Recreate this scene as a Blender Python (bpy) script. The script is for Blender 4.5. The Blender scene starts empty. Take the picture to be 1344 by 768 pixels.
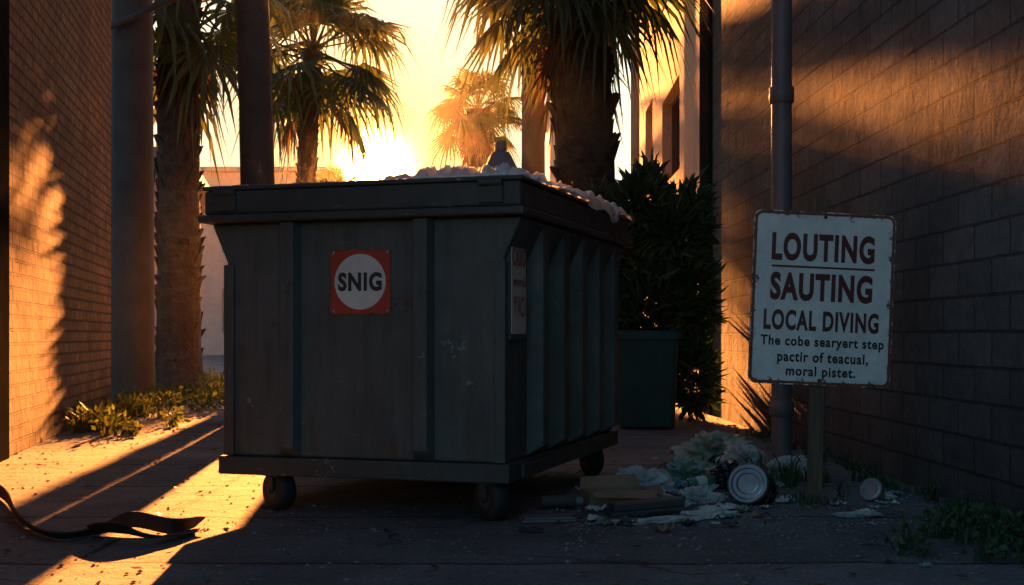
import bpy, math, random, bmesh
from mathutils import Vector, Matrix, Euler, noise
R=math.radians
scene=bpy.context.scene
scene.view_settings.view_transform='Standard'
scene.view_settings.look='None'
scene.view_settings.exposure=0
COL=scene.collection

# ------------------------------------------------------------ mesh helper
class MB:
    def __init__(s): s.v=[]; s.f=[]
    def add(s,vs,fs,M=None):
        o=len(s.v)
        for p in vs:
            p=Vector(p)
            if M is not None: p=M@p
            s.v.append(p)
        for f in fs: s.f.append([i+o for i in f])
        return s
    def box(s,x0,x1,y0,y1,z0,z1,M=None):
        vs=[(x0,y0,z0),(x1,y0,z0),(x1,y1,z0),(x0,y1,z0),(x0,y0,z1),(x1,y0,z1),(x1,y1,z1),(x0,y1,z1)]
        fs=[(0,3,2,1),(4,5,6,7),(0,1,5,4),(1,2,6,5),(2,3,7,6),(3,0,4,7)]
        return s.add(vs,fs,M)
    def lathe(s,prof,n=32,M=None,cap=True):
        vs=[];fs=[]
        for r,z in prof:
            for i in range(n):
                a=2*math.pi*i/n
                vs.append((r*math.cos(a),r*math.sin(a),z))
        for j in range(len(prof)-1):
            for i in range(n):
                k=(i+1)%n
                fs.append((j*n+i,j*n+k,(j+1)*n+k,(j+1)*n+i))
        if cap:
            fs.append(tuple(range(n-1,-1,-1)))
            fs.append(tuple((len(prof)-1)*n+i for i in range(n)))
        return s.add(vs,fs,M)
    def tube(s,pts,r,n=12):
        pts=[Vector(p) for p in pts]
        vs=[];fs=[]
        for i,p in enumerate(pts):
            t=(pts[min(i+1,len(pts)-1)]-pts[max(i-1,0)]).normalized()
            a=t.cross(Vector((0,0,1)))
            if abs(t.z)>.95: a=Vector((1,0,0))
            a=(a-t*a.dot(t)).normalized(); b=t.cross(a)
            rr=r[i] if isinstance(r,(list,tuple)) else r
            for k in range(n):
                an=2*math.pi*k/n
                vs.append(p+a*math.cos(an)*rr+b*math.sin(an)*rr)
        for i in range(len(pts)-1):
            for k in range(n):
                l=(k+1)%n
                fs.append((i*n+k,i*n+l,(i+1)*n+l,(i+1)*n+k))
        fs.append(tuple(range(n-1,-1,-1))); fs.append(tuple((len(pts)-1)*n+k for k in range(n)))
        return s.add(vs,fs)
    def prism(s,poly,y0,y1,M=None):
        n=len(poly)
        vs=[(x,y0,z) for x,z in poly]+[(x,y1,z) for x,z in poly]
        fs=[tuple(range(n)),tuple(range(2*n-1,n-1,-1))]
        for i in range(n):
            k=(i+1)%n; fs.append((i,i+n,k+n,k))
        return s.add(vs,fs,M)
    def obj(s,name,mat,parent=None,smooth=None,bevel=0,label=None,loc=None,rot=None):
        me=bpy.data.meshes.new(name)
        me.from_pydata([tuple(p) for p in s.v],[],s.f)
        me.materials.append(mat)
        if smooth is not None:
            me.polygons.foreach_set('use_smooth',[True]*len(me.polygons))
            if smooth<180: me.set_sharp_from_angle(angle=R(smooth))
        me.update()
        o=bpy.data.objects.new(name,me); COL.objects.link(o)
        if parent: o.parent=parent
        if bevel:
            b=o.modifiers.new('bevel','BEVEL'); b.width=bevel; b.segments=2; b.limit_method='ANGLE'; b.angle_limit=R(40)
        if label: o['label']=label
        if loc is not None: o.location=loc
        if rot is not None: o.rotation_euler=rot
        return o
def thing(name,label,cat,loc=(0,0,0),rot=(0,0,0)):
    e=bpy.data.objects.new(name,None); COL.objects.link(e)
    e.empty_display_size=.2; e.location=loc; e.rotation_euler=rot
    e['label']=label; e['category']=cat
    return e
def tag(o,label,cat,group=None):
    o['label']=label;o['category']=cat
    if group:o['group']=group
    return o

# ------------------------------------------------------------ materials
class NT:
    def __init__(s,name):
        s.m=bpy.data.materials.new(name); s.m.use_nodes=True
        s.t=s.m.node_tree; s.n=s.t.nodes; s.l=s.t.links
        s.b=s.n['Principled BSDF']; s.out=s.n['Material Output']
        s.tc=s.n.new('ShaderNodeTexCoord')
    def coord(s): return s.tc.outputs['Object']
    def noise(s,scale,detail=5,rough=.6,vec=None,dist=0):
        n=s.n.new('ShaderNodeTexNoise'); n.inputs['Scale'].default_value=scale
        n.inputs['Detail'].default_value=min(detail,5); n.inputs['Roughness'].default_value=rough
        n.inputs['Distortion'].default_value=dist
        s.l.new(vec or s.coord(),n.inputs['Vector']); return n.outputs['Fac']
    def ramp(s,fac,stops):
        r=s.n.new('ShaderNodeValToRGB'); e=r.color_ramp.elements
        while len(e)<len(stops): e.new(.5)
        for i,(p,c) in enumerate(stops):
            e[i].position=p; e[i].color=(c[0],c[1],c[2],1) if hasattr(c,'__len__') else (c,c,c,1)
        s.l.new(fac,r.inputs[0]); return r.outputs[0]
    def mix(s,f,a,b,mode='MIX'):
        m=s.n.new('ShaderNodeMix'); m.data_type='RGBA'; m.blend_type=mode
        for sock,v in ((m.inputs[0],f),(m.inputs[6],a),(m.inputs[7],b)):
            if hasattr(v,'is_linked') : s.l.new(v,sock)
            elif hasattr(v,'__len__'): sock.default_value=(v[0],v[1],v[2],1)
            else: sock.default_value=v
        return m.outputs[2]
    def math(s,op,a,b=0):
        m=s.n.new('ShaderNodeMath'); m.operation=op
        for sock,v in ((m.inputs[0],a),(m.inputs[1],b)):
            if hasattr(v,'is_linked'): s.l.new(v,sock)
            else: sock.default_value=v
        return m.outputs[0]
    def map(s,scale=(1,1,1),loc=(0,0,0)):
        m=s.n.new('ShaderNodeMapping'); m.inputs['Scale'].default_value=scale; m.inputs['Location'].default_value=loc
        s.l.new(s.coord(),m.inputs[0]); return m.outputs[0]
    def bump(s,h,strength=.5,dist=.01,prev=None):
        b=s.n.new('ShaderNodeBump'); b.inputs['Strength'].default_value=strength; b.inputs['Distance'].default_value=dist
        s.l.new(h,b.inputs['Height'])
        if prev: s.l.new(prev,b.inputs['Normal'])
        return b.outputs[0]
    def fin(s,col=None,rough=None,bump=None,metal=None,spec=None):
        for k,v in (('Base Color',col),('Roughness',rough),('Metallic',metal),('Specular IOR Level',spec)):
            if v is None: continue
            i=s.b.inputs[k]
            if hasattr(v,'is_linked'): s.l.new(v,i)
            elif hasattr(v,'__len__'): i.default_value=(v[0],v[1],v[2],1)
            else: i.default_value=v
        if bump: s.l.new(bump,s.b.inputs['Normal'])
        return s.m
def simple(name,c1,c2,scale=6,rough=.7,metal=0,bs=.3,bd=.005,bscale=None,spec=None):
    t=NT(name); f=t.noise(scale,5,.65)
    return t.fin(t.ramp(f,[(.3,c1),(.7,c2)]),rough,t.bump(t.noise(bscale or scale*6,3),bs,bd),metal,spec)

def brick_mat(name,c1,c2,mortar,bw,rh,ms,bd=.012,stain=.5,rough=.9,chipamt=.45,foot_=.45,big=.07,fb=.014):
    t=NT(name)
    sep=t.n.new('ShaderNodeSeparateXYZ'); t.l.new(t.coord(),sep.inputs[0])
    wob=t.noise(9,2)
    cx=t.n.new('ShaderNodeCombineXYZ')
    t.l.new(t.math('ADD',sep.outputs[0],t.math('MULTIPLY',wob,.014)),cx.inputs[0])
    t.l.new(t.math('ADD',sep.outputs[2],t.math('MULTIPLY',wob,.012)),cx.inputs[1])
    b=t.n.new('ShaderNodeTexBrick'); t.l.new(cx.outputs[0],b.inputs['Vector'])
    b.inputs['Scale'].default_value=1; b.inputs['Brick Width'].default_value=bw; b.inputs['Row Height'].default_value=rh
    b.inputs['Mortar Size'].default_value=ms; b.inputs['Mortar Smooth'].default_value=.3; b.inputs['Bias'].default_value=0
    b.inputs['Color1'].default_value=(*c1,1); b.inputs['Color2'].default_value=(*c2,1); b.inputs['Mortar'].default_value=(*mortar,1)
    st=t.ramp(t.noise(.8,5,.7),[(.3,(1-stain,)*3),(.65,(1,1,1))])
    col=t.mix(1,b.outputs['Color'],st,'MULTIPLY')
    fine=t.ramp(t.noise(14,5,.7),[(.3,(.62,.62,.62)),(.65,(1.0,1.0,1.0))])
    col=t.mix(1,col,fine,'MULTIPLY')
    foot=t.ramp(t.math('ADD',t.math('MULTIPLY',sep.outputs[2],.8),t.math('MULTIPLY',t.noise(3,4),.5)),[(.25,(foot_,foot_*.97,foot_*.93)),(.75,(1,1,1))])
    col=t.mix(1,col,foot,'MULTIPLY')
    chip=t.ramp(t.noise(5,5,.75),[(.62,0),(.66,1)])
    col=t.mix(t.math('MULTIPLY',chip,chipamt),col,mortar)
    h=t.math('SUBTRACT',1,b.outputs['Fac'])
    n1=t.bump(h,1,bd)
    n2=t.bump(t.noise(24,5,.75),1,fb,n1)
    n3=t.bump(t.noise(2.5,3),1,big,n2)
    return t.fin(col,rough,n3,0,.2)

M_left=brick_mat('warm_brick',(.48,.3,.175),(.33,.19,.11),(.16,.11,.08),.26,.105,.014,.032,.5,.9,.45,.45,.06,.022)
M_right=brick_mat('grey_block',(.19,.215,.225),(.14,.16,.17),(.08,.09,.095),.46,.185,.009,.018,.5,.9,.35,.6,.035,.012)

def ground_mat():
    t=NT('concrete_ground')
    sep=t.n.new('ShaderNodeSeparateXYZ'); t.l.new(t.coord(),sep.inputs[0])
    cx=t.n.new('ShaderNodeCombineXYZ')
    w=t.noise(1.2,4)
    t.l.new(t.math('ADD',t.math('ADD',sep.outputs[0],1.68),t.math('MULTIPLY',w,.10)),cx.inputs[0])
    t.l.new(t.math('ADD',sep.outputs[1],t.math('MULTIPLY',w,.2)),cx.inputs[1])
    b=t.n.new('ShaderNodeTexBrick'); t.l.new(cx.outputs[0],b.inputs['Vector']); b.offset=0
    b.inputs['Scale'].default_value=1; b.inputs['Brick Width'].default_value=4.2; b.inputs['Row Height'].default_value=1.3
    b.inputs['Mortar Size'].default_value=.02; b.inputs['Mortar Smooth'].default_value=.4
    b.inputs['Color1'].default_value=(1,1,1,1); b.inputs['Color2'].default_value=(.75,.75,.75,1); b.inputs['Mortar'].default_value=(.22,.21,.2,1)
    base=t.ramp(t.noise(.9,5,.72),[(.3,(.13,.145,.148)),(.5,(.20,.22,.223)),(.72,(.31,.33,.33))])
    col=t.mix(1,base,b.outputs['Color'],'MULTIPLY')
    sp=t.ramp(t.noise(45,5,.8),[(.35,(.5,.5,.5)),(.62,(1.15,1.15,1.15))])
    col=t.mix(1,col,sp,'MULTIPLY')
    stain=t.ramp(t.noise(.45,5,.7,dist=1),[(.5,0),(.68,1)])
    col=t.mix(t.math('MULTIPLY',stain,.6),col,(.067,.071,.072))
    v=t.n.new('ShaderNodeTexVoronoi'); v.feature='DISTANCE_TO_EDGE'; v.inputs['Scale'].default_value=.75
    nz=t.n.new('ShaderNodeTexNoise'); nz.inputs['Scale'].default_value=2.5; nz.inputs['Detail'].default_value=5; t.l.new(t.coord(),nz.inputs['Vector'])
    vm=t.n.new('ShaderNodeVectorMath'); vm.operation='MULTIPLY_ADD'; t.l.new(nz.outputs['Color'],vm.inputs[0]); vm.inputs[1].default_value=(.5,.5,.5); t.l.new(t.coord(),vm.inputs[2])
    t.l.new(vm.outputs[0],v.inputs['Vector'])
    crack=t.ramp(v.outputs['Distance'],[(.0,0),(.012,1)])
    cm=t.mix(t.ramp(t.noise(.6,2),[(.48,0),(.55,1)]),(1,1,1),crack)
    col=t.mix(1,col,t.mix(.75,(1,1,1),cm),'MULTIPLY')
    n0=t.bump(t.math('SUBTRACT',1,b.outputs['Fac']),1,.018)
    n1=t.bump(cm,1,.008,n0)
    n2=t.bump(t.noise(3,5,.7),1,.06,n1)
    n3=t.bump(t.noise(38,5,.8),1,.016,n2)
    return t.fin(col,.85,n3,0,.25)
M_ground=ground_mat()

def dumpster_mat(name='dumpster_paint',base=((.082,.09,.083),(.122,.13,.12)),rust=.585):
    t=NT(name)
    c=t.ramp(t.noise(2.2,5,.7),[(.3,base[0]),(.7,base[1])])
    streak=t.noise(1,5,.7,vec=t.map((14,14,1.2)))
    c=t.mix(t.math('MULTIPLY',t.ramp(streak,[(.46,0),(.68,1)]),.55),c,(.035,.036,.032))
    grime=t.ramp(t.noise(1.1,5,.7,dist=.6),[(.42,0),(.62,1)])
    c=t.mix(t.math('MULTIPLY',grime,.45),c,(.05,.047,.04))
    rm=t.ramp(t.noise(3.1,5,.8),[(rust+.03,0),(rust+.06,1)])
    c=t.mix(t.math('MULTIPLY',rm,.8),c,t.ramp(t.noise(22,4),[(.3,(.06,.035,.02)),(.7,(.17,.1,.055))]))
    sc=t.ramp(t.noise(1,5,.8,vec=t.map((6,6,34),(3,1,2))),[(.64,0),(.67,1)])
    c=t.mix(t.math('MULTIPLY',sc,.3),c,(.35,.35,.33))
    chip=t.ramp(t.noise(4.2,5,.85,vec=t.map((1,1,1),(7,3,5))),[(.66,0),(.67,1)])
    c=t.mix(t.math('MULTIPLY',chip,.5),c,(.32,.34,.33))
    n1=t.bump(t.noise(1.5,2),.7,.012)
    n2=t.bump(rm,.5,.004,n1)
    n3=t.bump(t.noise(60,3),.2,.002,n2)
    r=t.ramp(t.noise(6,4,.7),[(.3,.4),(.7,.7)])
    return t.fin(c,t.mix(rm,r,(.9,.9,.9)),n3,0.0,.4)
M_dump=dumpster_mat()
M_dump_rim=dumpster_mat('dumpster_rim_paint',((.045,.048,.045),(.075,.076,.07)),.59)
M_rust=simple('rusty_steel',(.06,.025,.015),(.16,.08,.04),12,.85)
M_rubber=simple('black_rubber',(.012,.012,.012),(.03,.028,.026),14,.7)
M_steel=simple('worn_steel',(.3,.3,.29),(.5,.5,.48),9,.32,1,.3,.002)
M_dsteel=simple('dark_painted_steel',(.035,.037,.04),(.06,.062,.064),5,.6)
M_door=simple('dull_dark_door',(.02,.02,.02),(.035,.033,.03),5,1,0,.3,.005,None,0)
M_pole=simple('weathered_pole',(.04,.035,.032),(.075,.068,.06),3,.8,0,.6,.01)
M_pipe=simple('grey_painted_pipe',(.1,.105,.11),(.16,.165,.17),2.5,.5,0,.3,.006)
M_wood=NT('grey_wood'); M_wood=M_wood.fin(M_wood.ramp(M_wood.noise(1,5,.7,vec=M_wood.map((40,40,3))),[(.3,(.09,.055,.035)),(.7,(.22,.15,.095))]),.85,M_wood.bump(M_wood.noise(1,5,.7,vec=M_wood.map((60,60,3))),.7,.004))
M_trunk=simple('palm_boot_trunk',(.035,.026,.02),(.09,.062,.045),7,.9,0,1,.03,18)
M_smooth=simple('smooth_palm_bark',(.07,.058,.05),(.12,.10,.08),4,.9,0,.9,.02,14)

def leaf_mat(name,c1,c2,trans,sc=3,tf=.5):
    t=NT(name)
    c=t.ramp(t.noise(sc,3),[(.3,c1),(.7,c2)])
    t.fin(c,.5,None,0,.35)
    tr=t.n.new('ShaderNodeBsdfTranslucent'); t.l.new(t.mix(1,c,trans,'MULTIPLY'),tr.inputs[0])
    mx=t.n.new('ShaderNodeMixShader'); mx.inputs[0].default_value=tf
    t.l.new(t.b.outputs[0],mx.inputs[1]); t.l.new(tr.outputs[0],mx.inputs[2]); t.l.new(mx.outputs[0],t.out.inputs[0])
    return t.m
M_frond=leaf_mat('palm_frond',(.035,.06,.022),(.075,.095,.035),(1.6,1.4,.7),2,.42)
M_dead=leaf_mat('dead_frond',(.07,.045,.025),(.14,.085,.045),(1.1,.9,.7))
M_bush=leaf_mat('shrub_leaf',(.04,.08,.035),(.085,.13,.055),(.5,.65,.4),5,.2)
M_weed=leaf_mat('weed_leaf',(.05,.075,.02),(.11,.13,.04),(1.4,1.3,.6),8)

# ------------------------------------------------------------ camera
cam=bpy.data.cameras.new('camera'); camo=bpy.data.objects.new('camera',cam); COL.objects.link(camo)
cam.sensor_width=36; cam.lens=45.5; cam.shift_y=.0417; cam.clip_end=2000
camo.location=(0,0,.9); camo.rotation_euler=(R(90),0,0)
scene.camera=camo

# ------------------------------------------------------------ light
AZ,EL=-5.0,10.3
def dirv(az,el): return Vector((math.sin(R(az))*math.cos(R(el)),math.cos(R(az))*math.cos(R(el)),math.sin(R(el))))
sl=bpy.data.lights.new('sun','SUN'); sl.energy=46; sl.color=(1,.31,.065); sl.angle=R(.5)
so=bpy.data.objects.new('sun',sl); COL.objects.link(so); so.rotation_euler=dirv(AZ,EL).to_track_quat('Z','Y').to_euler()
so.location=(0,0,20)
w=bpy.data.worlds.new('World'); scene.world=w; w.use_nodes=True
nt=w.node_tree; bg=nt.nodes['Background']; bg.inputs['Strength'].default_value=1
sky=nt.nodes.new('ShaderNodeTexSky'); sky.sky_type='NISHITA'; sky.sun_disc=False; sky.sun_elevation=R(EL); sky.sun_rotation=R(AZ)
sky.dust_density=1.5
tc=nt.nodes.new('ShaderNodeTexCoord')
nrm=nt.nodes.new('ShaderNodeVectorMath'); nrm.operation='NORMALIZE'; nt.links.new(tc.outputs['Generated'],nrm.inputs[0])
dot=nt.nodes.new('ShaderNodeVectorMath'); dot.operation='DOT_PRODUCT'; nt.links.new(nrm.outputs[0],dot.inputs[0]); dot.inputs[1].default_value=dirv(-6.0,7.3)
def wm(op,a,b):
    m=nt.nodes.new('ShaderNodeMath'); m.operation=op
    for i,v in enumerate((a,b)):
        if hasattr(v,'is_linked'): nt.links.new(v,m.inputs[i])
        else: m.inputs[i].default_value=v
    return m.outputs[0]
d=wm('MAXIMUM',dot.outputs['Value'],0)
def wmul(a,b):
    m=nt.nodes.new('ShaderNodeVectorMath'); m.operation='MULTIPLY'; nt.links.new(a,m.inputs[0]); m.inputs[1].default_value=b; return m.outputs[0]
def vs(col,f):
    m=nt.nodes.new('ShaderNodeVectorMath'); m.operation='SCALE'
    if hasattr(col,'is_linked'): nt.links.new(col,m.inputs[0])
    else: m.inputs[0].default_value=col
    if hasattr(f,'is_linked'): nt.links.new(f,m.inputs['Scale'])
    else: m.inputs['Scale'].default_value=f
    return m.outputs[0]
def va(a,b):
    m=nt.nodes.new('ShaderNodeVectorMath'); m.operation='ADD'; nt.links.new(a,m.inputs[0]); nt.links.new(b,m.inputs[1]); return m.outputs[0]
f=wm('POWER',d,9)
tot=vs(wmul(sky.outputs[0],(.095,.150,.185)),wm('SUBTRACT',1,f))
tot=va(tot,vs((.84,.74,.56),f))
tot=va(tot,vs((.25,-.06,-.36),wm('POWER',d,260)))
tot=va(tot,vs((2.0,.72,.05),wm('POWER',d,1000)))
tot=va(tot,vs((70,38,10),wm('POWER',d,6500)))
nt.links.new(tot,bg.inputs[0])

# thin warm haze in the air beyond the dumpster (real participating medium)
hm=bpy.data.materials.new('warm_haze'); hm.use_nodes=True; hn=hm.node_tree
for n_ in list(hn.nodes):
    if n_.type=='BSDF_PRINCIPLED': hn.nodes.remove(n_)
vsn=hn.nodes.new('ShaderNodeVolumeScatter'); vsn.inputs['Color'].default_value=(1,.85,.65,1); vsn.inputs['Density'].default_value=.00014; vsn.inputs['Anisotropy'].default_value=.88
hn.links.new(vsn.outputs[0],[n_ for n_ in hn.nodes if n_.type=='OUTPUT_MATERIAL'][0].inputs['Volume'])
m=MB(); m.box(-30,30,8.0,62,-.5,16); hz=m.obj('air_haze',hm); hz['kind']='structure'

# ------------------------------------------------------------ ground
gm=MB(); gm.add([(-300,-60,0),(300,-60,0),(300,600,0),(-300,600,0)],[(0,1,2,3)])
g=gm.obj('ground',M_ground); g['kind']='structure'

# ------------------------------------------------------------ walls
LA=math.atan2(-.984,.176)
lw=thing('brick_wall','warm brown brick alley wall with peeling patches','wall',(-4.74,15.3,0),(0,0,LA))
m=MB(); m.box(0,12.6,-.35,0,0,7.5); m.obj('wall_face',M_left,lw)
m=MB(); m.box(-.03,12.6,-.40,.05,7.5,7.65); m.obj('coping',M_pole,lw,bevel=.01)
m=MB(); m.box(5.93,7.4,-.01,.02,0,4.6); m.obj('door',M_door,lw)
RA=math.atan2(1,-.0188)
rw=thing('block_wall','tall grey painted block wall along the alley','wall',(2.57,-2,0),(0,0,RA))
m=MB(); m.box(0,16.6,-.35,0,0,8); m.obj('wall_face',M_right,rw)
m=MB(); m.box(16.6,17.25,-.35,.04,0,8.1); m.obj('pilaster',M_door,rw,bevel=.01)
m=MB(); m.box(0,16.6,-.42,.06,8,8.15); m.obj('coping',M_pole,rw,bevel=.01)
M_conc=simple('rough_concrete',(.16,.15,.14),(.26,.25,.23),3,.9,0,.6,.01)
shade_w=thing('shade_wall','added unseen rough concrete wall that shades the foreground','wall',(-2.1,15.3,0))  # added wall, hidden behind the dumpster, keeps low sun off the foreground
m=MB(); m.box(0,3.3,0,.2,0,2.1); m.obj('wall_face',M_conc,shade_w,bevel=.01)
m=MB(); m.box(-.04,3.34,-.04,.24,2.102,2.16); m.obj('coping',M_pole,shade_w,bevel=.01)

dp=thing('drain_pipe','grey painted metal drain pipe strapped to block wall','pipe',(2.0,9.6,0))
m=MB(); m.lathe([(.075,0),(.075,2.55),(.075,7.8)],24); m.obj('pipe',M_pipe,dp,60)
for z in (2.62,.3):
    m=MB(); m.lathe([(.085,z),(.092,z+.01),(.092,z+.11),(.085,z+.12)],24); m.obj('collar',M_pipe,dp,40)
m=MB(); m.box(.05,.37,-.015,.015,5.2,5.23); m.obj('bracket',M_dsteel,dp)
m=MB(); m.lathe([(.018,0),(.018,7.8)],12,Matrix.Translation((2.34,11.6,0))); tag(m.obj('conduit',M_dsteel,None,60),'thin dark electrical conduit running up block wall','conduit')

def building(name,label,x0,y0,x1,y1,h,mat,trim,wins,depth=6,flip=1,roof=.5,proud=.03):
    L=math.hypot(x1-x0,y1-y0); a=math.atan2(y1-y0,x1-x0)
    b=thing(name,label,'building',(x0,y0,0),(0,0,a))
    m=MB()
    xs=sorted(set([0,L]+[v for q in wins for v in q[:2]]))
    for i in range(len(xs)-1):
        xa,xb=xs[i],xs[i+1]; op=[q for q in wins if q[0]<=xa and q[1]>=xb]
        y_=sorted([0,-.3*flip])
        if not op: m.box(xa,xb,*y_,0,h)
        else:
            z=0
            for q in sorted(op,key=lambda q:q[2]):
                if q[2]>z: m.box(xa,xb,*y_,z,q[2])
                z=q[3]
            m.box(xa,xb,*y_,z,h)
    yy=sorted([-.3*flip,-depth*flip]); m.box(0,L,*yy,0,h-.01)
    m.obj('wall',mat,b)
    for q in wins:
        w_=MB(); yy=sorted([-.24*flip,-.28*flip]); w_.box(q[0],q[1],*yy,q[2],q[3]); wo=w_.obj('window',M_glass,b)
        f=MB(); yy=sorted([proud*flip,-.238*flip]); t=.06
        f.box(q[0],q[0]+t,*yy,q[2],q[3]); f.box(q[1]-t,q[1],*yy,q[2],q[3]); f.box(q[0]+t,q[1]-t,*yy,q[3]-t,q[3]); f.box(q[0]+t,q[1]-t,*yy,q[2],q[2]+t)
        f.obj('frame',trim,wo)
    r=MB(); yy=sorted([roof*flip,-depth*flip]); r.box(-.3,L+.2,*yy,h,h+.22); r.obj('roof',trim,b,bevel=.02)
    return b
tg=NT('dark_glass'); M_glass=tg.fin((.02,.022,.025),.3)
M_stucco=simple('cream_stucco',(.5,.4,.3),(.62,.5,.38),2,.9,0,.5,.006)
M_stucco2=simple('tan_stucco',(.46,.32,.2),(.58,.42,.28),1.5,.9,0,1,.03,9)
M_trim=simple('pale_trim',(.3,.26,.22),(.4,.36,.3),4,.7)
M_dtrim=simple('dark_trim',(.06,.05,.04),(.1,.08,.07),4,.7)
building('low_building','low cream stucco building with overhanging flat roof',-5.75,21,-7.1,29.5,3.7,M_stucco,M_trim,[(3.5,4.7,.9,2.4)],5,-1,.45)
building('side_building','tall tan stucco building with dark windows',2.27,15.6,2.42,25.0,8.5,M_stucco2,M_dtrim,[(2.2,4.6,3.2,4.5),(6.2,7.6,3.6,4.9),(2.2,4.6,5.9,7.1)],5,1,.05,-.15)
building('distant_building','distant pale flat roofed building',-17,58,-8.5,58,8.2,M_stucco,M_trim,[(1,2.4,1,3),(4,5.4,1,3),(6.4,7.6,1,3),(1,2.4,4.6,6.6),(4,5.4,4.6,6.6)],6,-1,.3)
building('distant_building','distant narrow pale building past the palms',1.4,48,3.4,48,9.2,M_stucco,M_trim,[(.6,1.4,1,3),(.6,1.4,4.6,6.6)],5,-1,.2)
m=MB(); m.lathe([(.07,0),(.07,7)],16,Matrix.Translation((1.95,20.5,0))); tag(m.obj('downpipe',M_trim,None,60),'pale painted downpipe beside tan building','pipe')

p=thing('utility_pole','thick weathered utility pole beside brick wall','pole',(-4.99,17,0))
m=MB(); m.lathe([(.31,0),(.29,.5),(.27,4),(.25,9)],28); m.obj('shaft',M_pole,p,60)
m=MB(); m.tube([(-.5,-.35,4.75),(0,-.34,4.95),(1.4,-.3,5.6)],.045); m.obj('brace',M_dsteel,p,60)
p=thing('utility_pole','pale concrete utility pole rising between palms','pole',(.36,22,0))
m=MB(); m.lathe([(.22,0),(.2,3),(.19,7.5)],24); m.obj('shaft',M_smooth,p,60)

# ------------------------------------------------------------ palms
def fan_leaf(mb,base,az,el,pet,fan,rr,droop,n=20,spread=115):
    d=Vector((math.cos(az)*math.cos(el),math.sin(az)*math.cos(el),math.sin(el)))
    lat=Vector((-math.sin(az),math.cos(az),0)); up=d.cross(lat)*-1
    if up.z<0 and el>-1.2: up=-up
    hub=base+d*pet+Vector((0,0,-pet*.12))
    w=.018*fan/.9+.008
    vs=[base-lat*w,base+lat*w,hub+lat*w*.7,hub-lat*w*.7,base-up*w,hub-up*w]
    mb.add(vs,[(0,1,2,3),(0,4,5,3),(1,4,5,2)])
    d2=(d+Vector((0,0,-.35*droop))).normalized()
    lat2=(lat+Vector((rr.uniform(-.3,.3),rr.uniform(-.3,.3),rr.uniform(-.4,.4)))).normalized()
    lat2=(lat2-d2*lat2.dot(d2)).normalized(); up2=lat2.cross(d2)
    if up2.z<0: up2=-up2
    S=R(spread); st=2*S/n
    for i in range(n):
        a=-S+st*(i+.5)
        L=fan*(.72+.28*math.cos(a*.7))*rr.uniform(.82,1.08)
        def P(ang,r,dz): return hub+(d2*math.cos(ang)+lat2*math.sin(ang))*r+up2*(-.10*r*abs(math.sin(ang)))+Vector((0,0,-dz))
        h=st*.48
        fold=up2*(.03*fan)
        j=L*.42
        ptl,ptr,pc=P(a-h,j,droop*.04*L),P(a+h,j,droop*.04*L),P(a,j,droop*.04*L)+fold
        j2=L*.73; h2=h*.36
        q1,q2=P(a-h2,j2,droop*.17*L),P(a+h2,j2,droop*.17*L)
        tip=P(a+rr.uniform(-.08,.08),L,droop*(.42+rr.uniform(0,.35))*L)
        mb.add([hub,ptl,pc,ptr,q1,q2,tip],[(0,1,2),(0,2,3),(1,4,2),(2,5,3),(2,4,5),(4,6,5)])
def palm(label,x,y,h,r0,r1,Rr,nleaf,seed,rough=True,dead=12,lean=(0,0),elmin=-35,nfan=20):
    rr=random.Random(seed)
    t=thing('palm_tree',label,'tree',(x,y,0))
    m=MB(); pts=[];rs=[]
    N=26
    for i in range(N+1):
        f=i/N
        pts.append((lean[0]*f*f,lean[1]*f*f,h*f))
        rs.append((r0+(r1-r0)*f)*(1+.25*math.exp(-f*14))*(1+rr.uniform(-.03,.03)))
    m.tube(pts,rs,20)
    if rough:
        rows=int(h/.17)
        for j in range(2,rows):
            f=j/rows; z=h*f; rad=(r0+(r1-r0)*f); k=max(7,int(rad*26))
            for i in range(k):
                a=2*math.pi*(i+.5*(j%2))/k+rr.uniform(-.12,.12)
                if rr.random()<.15: continue
                L=rr.uniform(.10,.3)*(rad/.35)**.5; wd=2*math.pi*rad/k*rr.uniform(.3,.46)
                c=Vector((lean[0]*f*f+math.cos(a)*rad*.94,lean[1]*f*f+math.sin(a)*rad*.94,z+rr.uniform(-.03,.03)))
                out=Vector((math.cos(a),math.sin(a),0)); la=Vector((-math.sin(a),math.cos(a),0))
                tip=c+out*rr.uniform(.03,.13)*(rad/.35)+Vector((0,0,L))+la*rr.uniform(-.03,.03)
                m.add([c-la*wd,c+la*wd,tip+la*wd*.55,tip-la*wd*.55,c+Vector((0,0,L*.8))-out*.03],[(0,1,2,3),(0,3,4),(1,4,2),(3,2,4)])
    m.obj('trunk',M_trunk if rough else M_smooth,t,None if rough else 60)
    top=Vector((lean[0],lean[1],h))
    c=MB()
    for i in range(nleaf):
        f=(i+.5)/nleaf; el=R(80+(elmin-80)*f)+rr.uniform(-.2,.2); az=i*2.39996+rr.uniform(-.3,.3)
        fan_leaf(c,top+Vector((0,0,rr.uniform(-.2,.15))),az,el,Rr*rr.uniform(.38,.58),Rr*rr.uniform(.45,.6),rr,rr.uniform(.6,1.5),nfan)
    c.obj('crown',M_frond,t)
    if dead:
        c=MB()
        for i in range(dead):
            az=i*2.39996+rr.uniform(-.3,.3)
            fan_leaf(c,top+Vector((0,0,-.25+rr.uniform(-.3,.1))),az,R(rr.uniform(-75,-48)),Rr*rr.uniform(.25,.4),Rr*rr.uniform(.3,.42),rr,rr.uniform(1,1.6),nfan)
        c.obj('dead_fronds',M_dead,t)
palm('thick rough trunk palm beside the utility pole',-5.15,20,6.2,.33,.31,2.1,22,1,True,3,(0,0),-66,14)
palm('tall smooth trunk palm behind the dumpster',-2.72,14,8.0,.19,.17,2.3,18,2,False,0,(-.3,0),-55,14)
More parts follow.
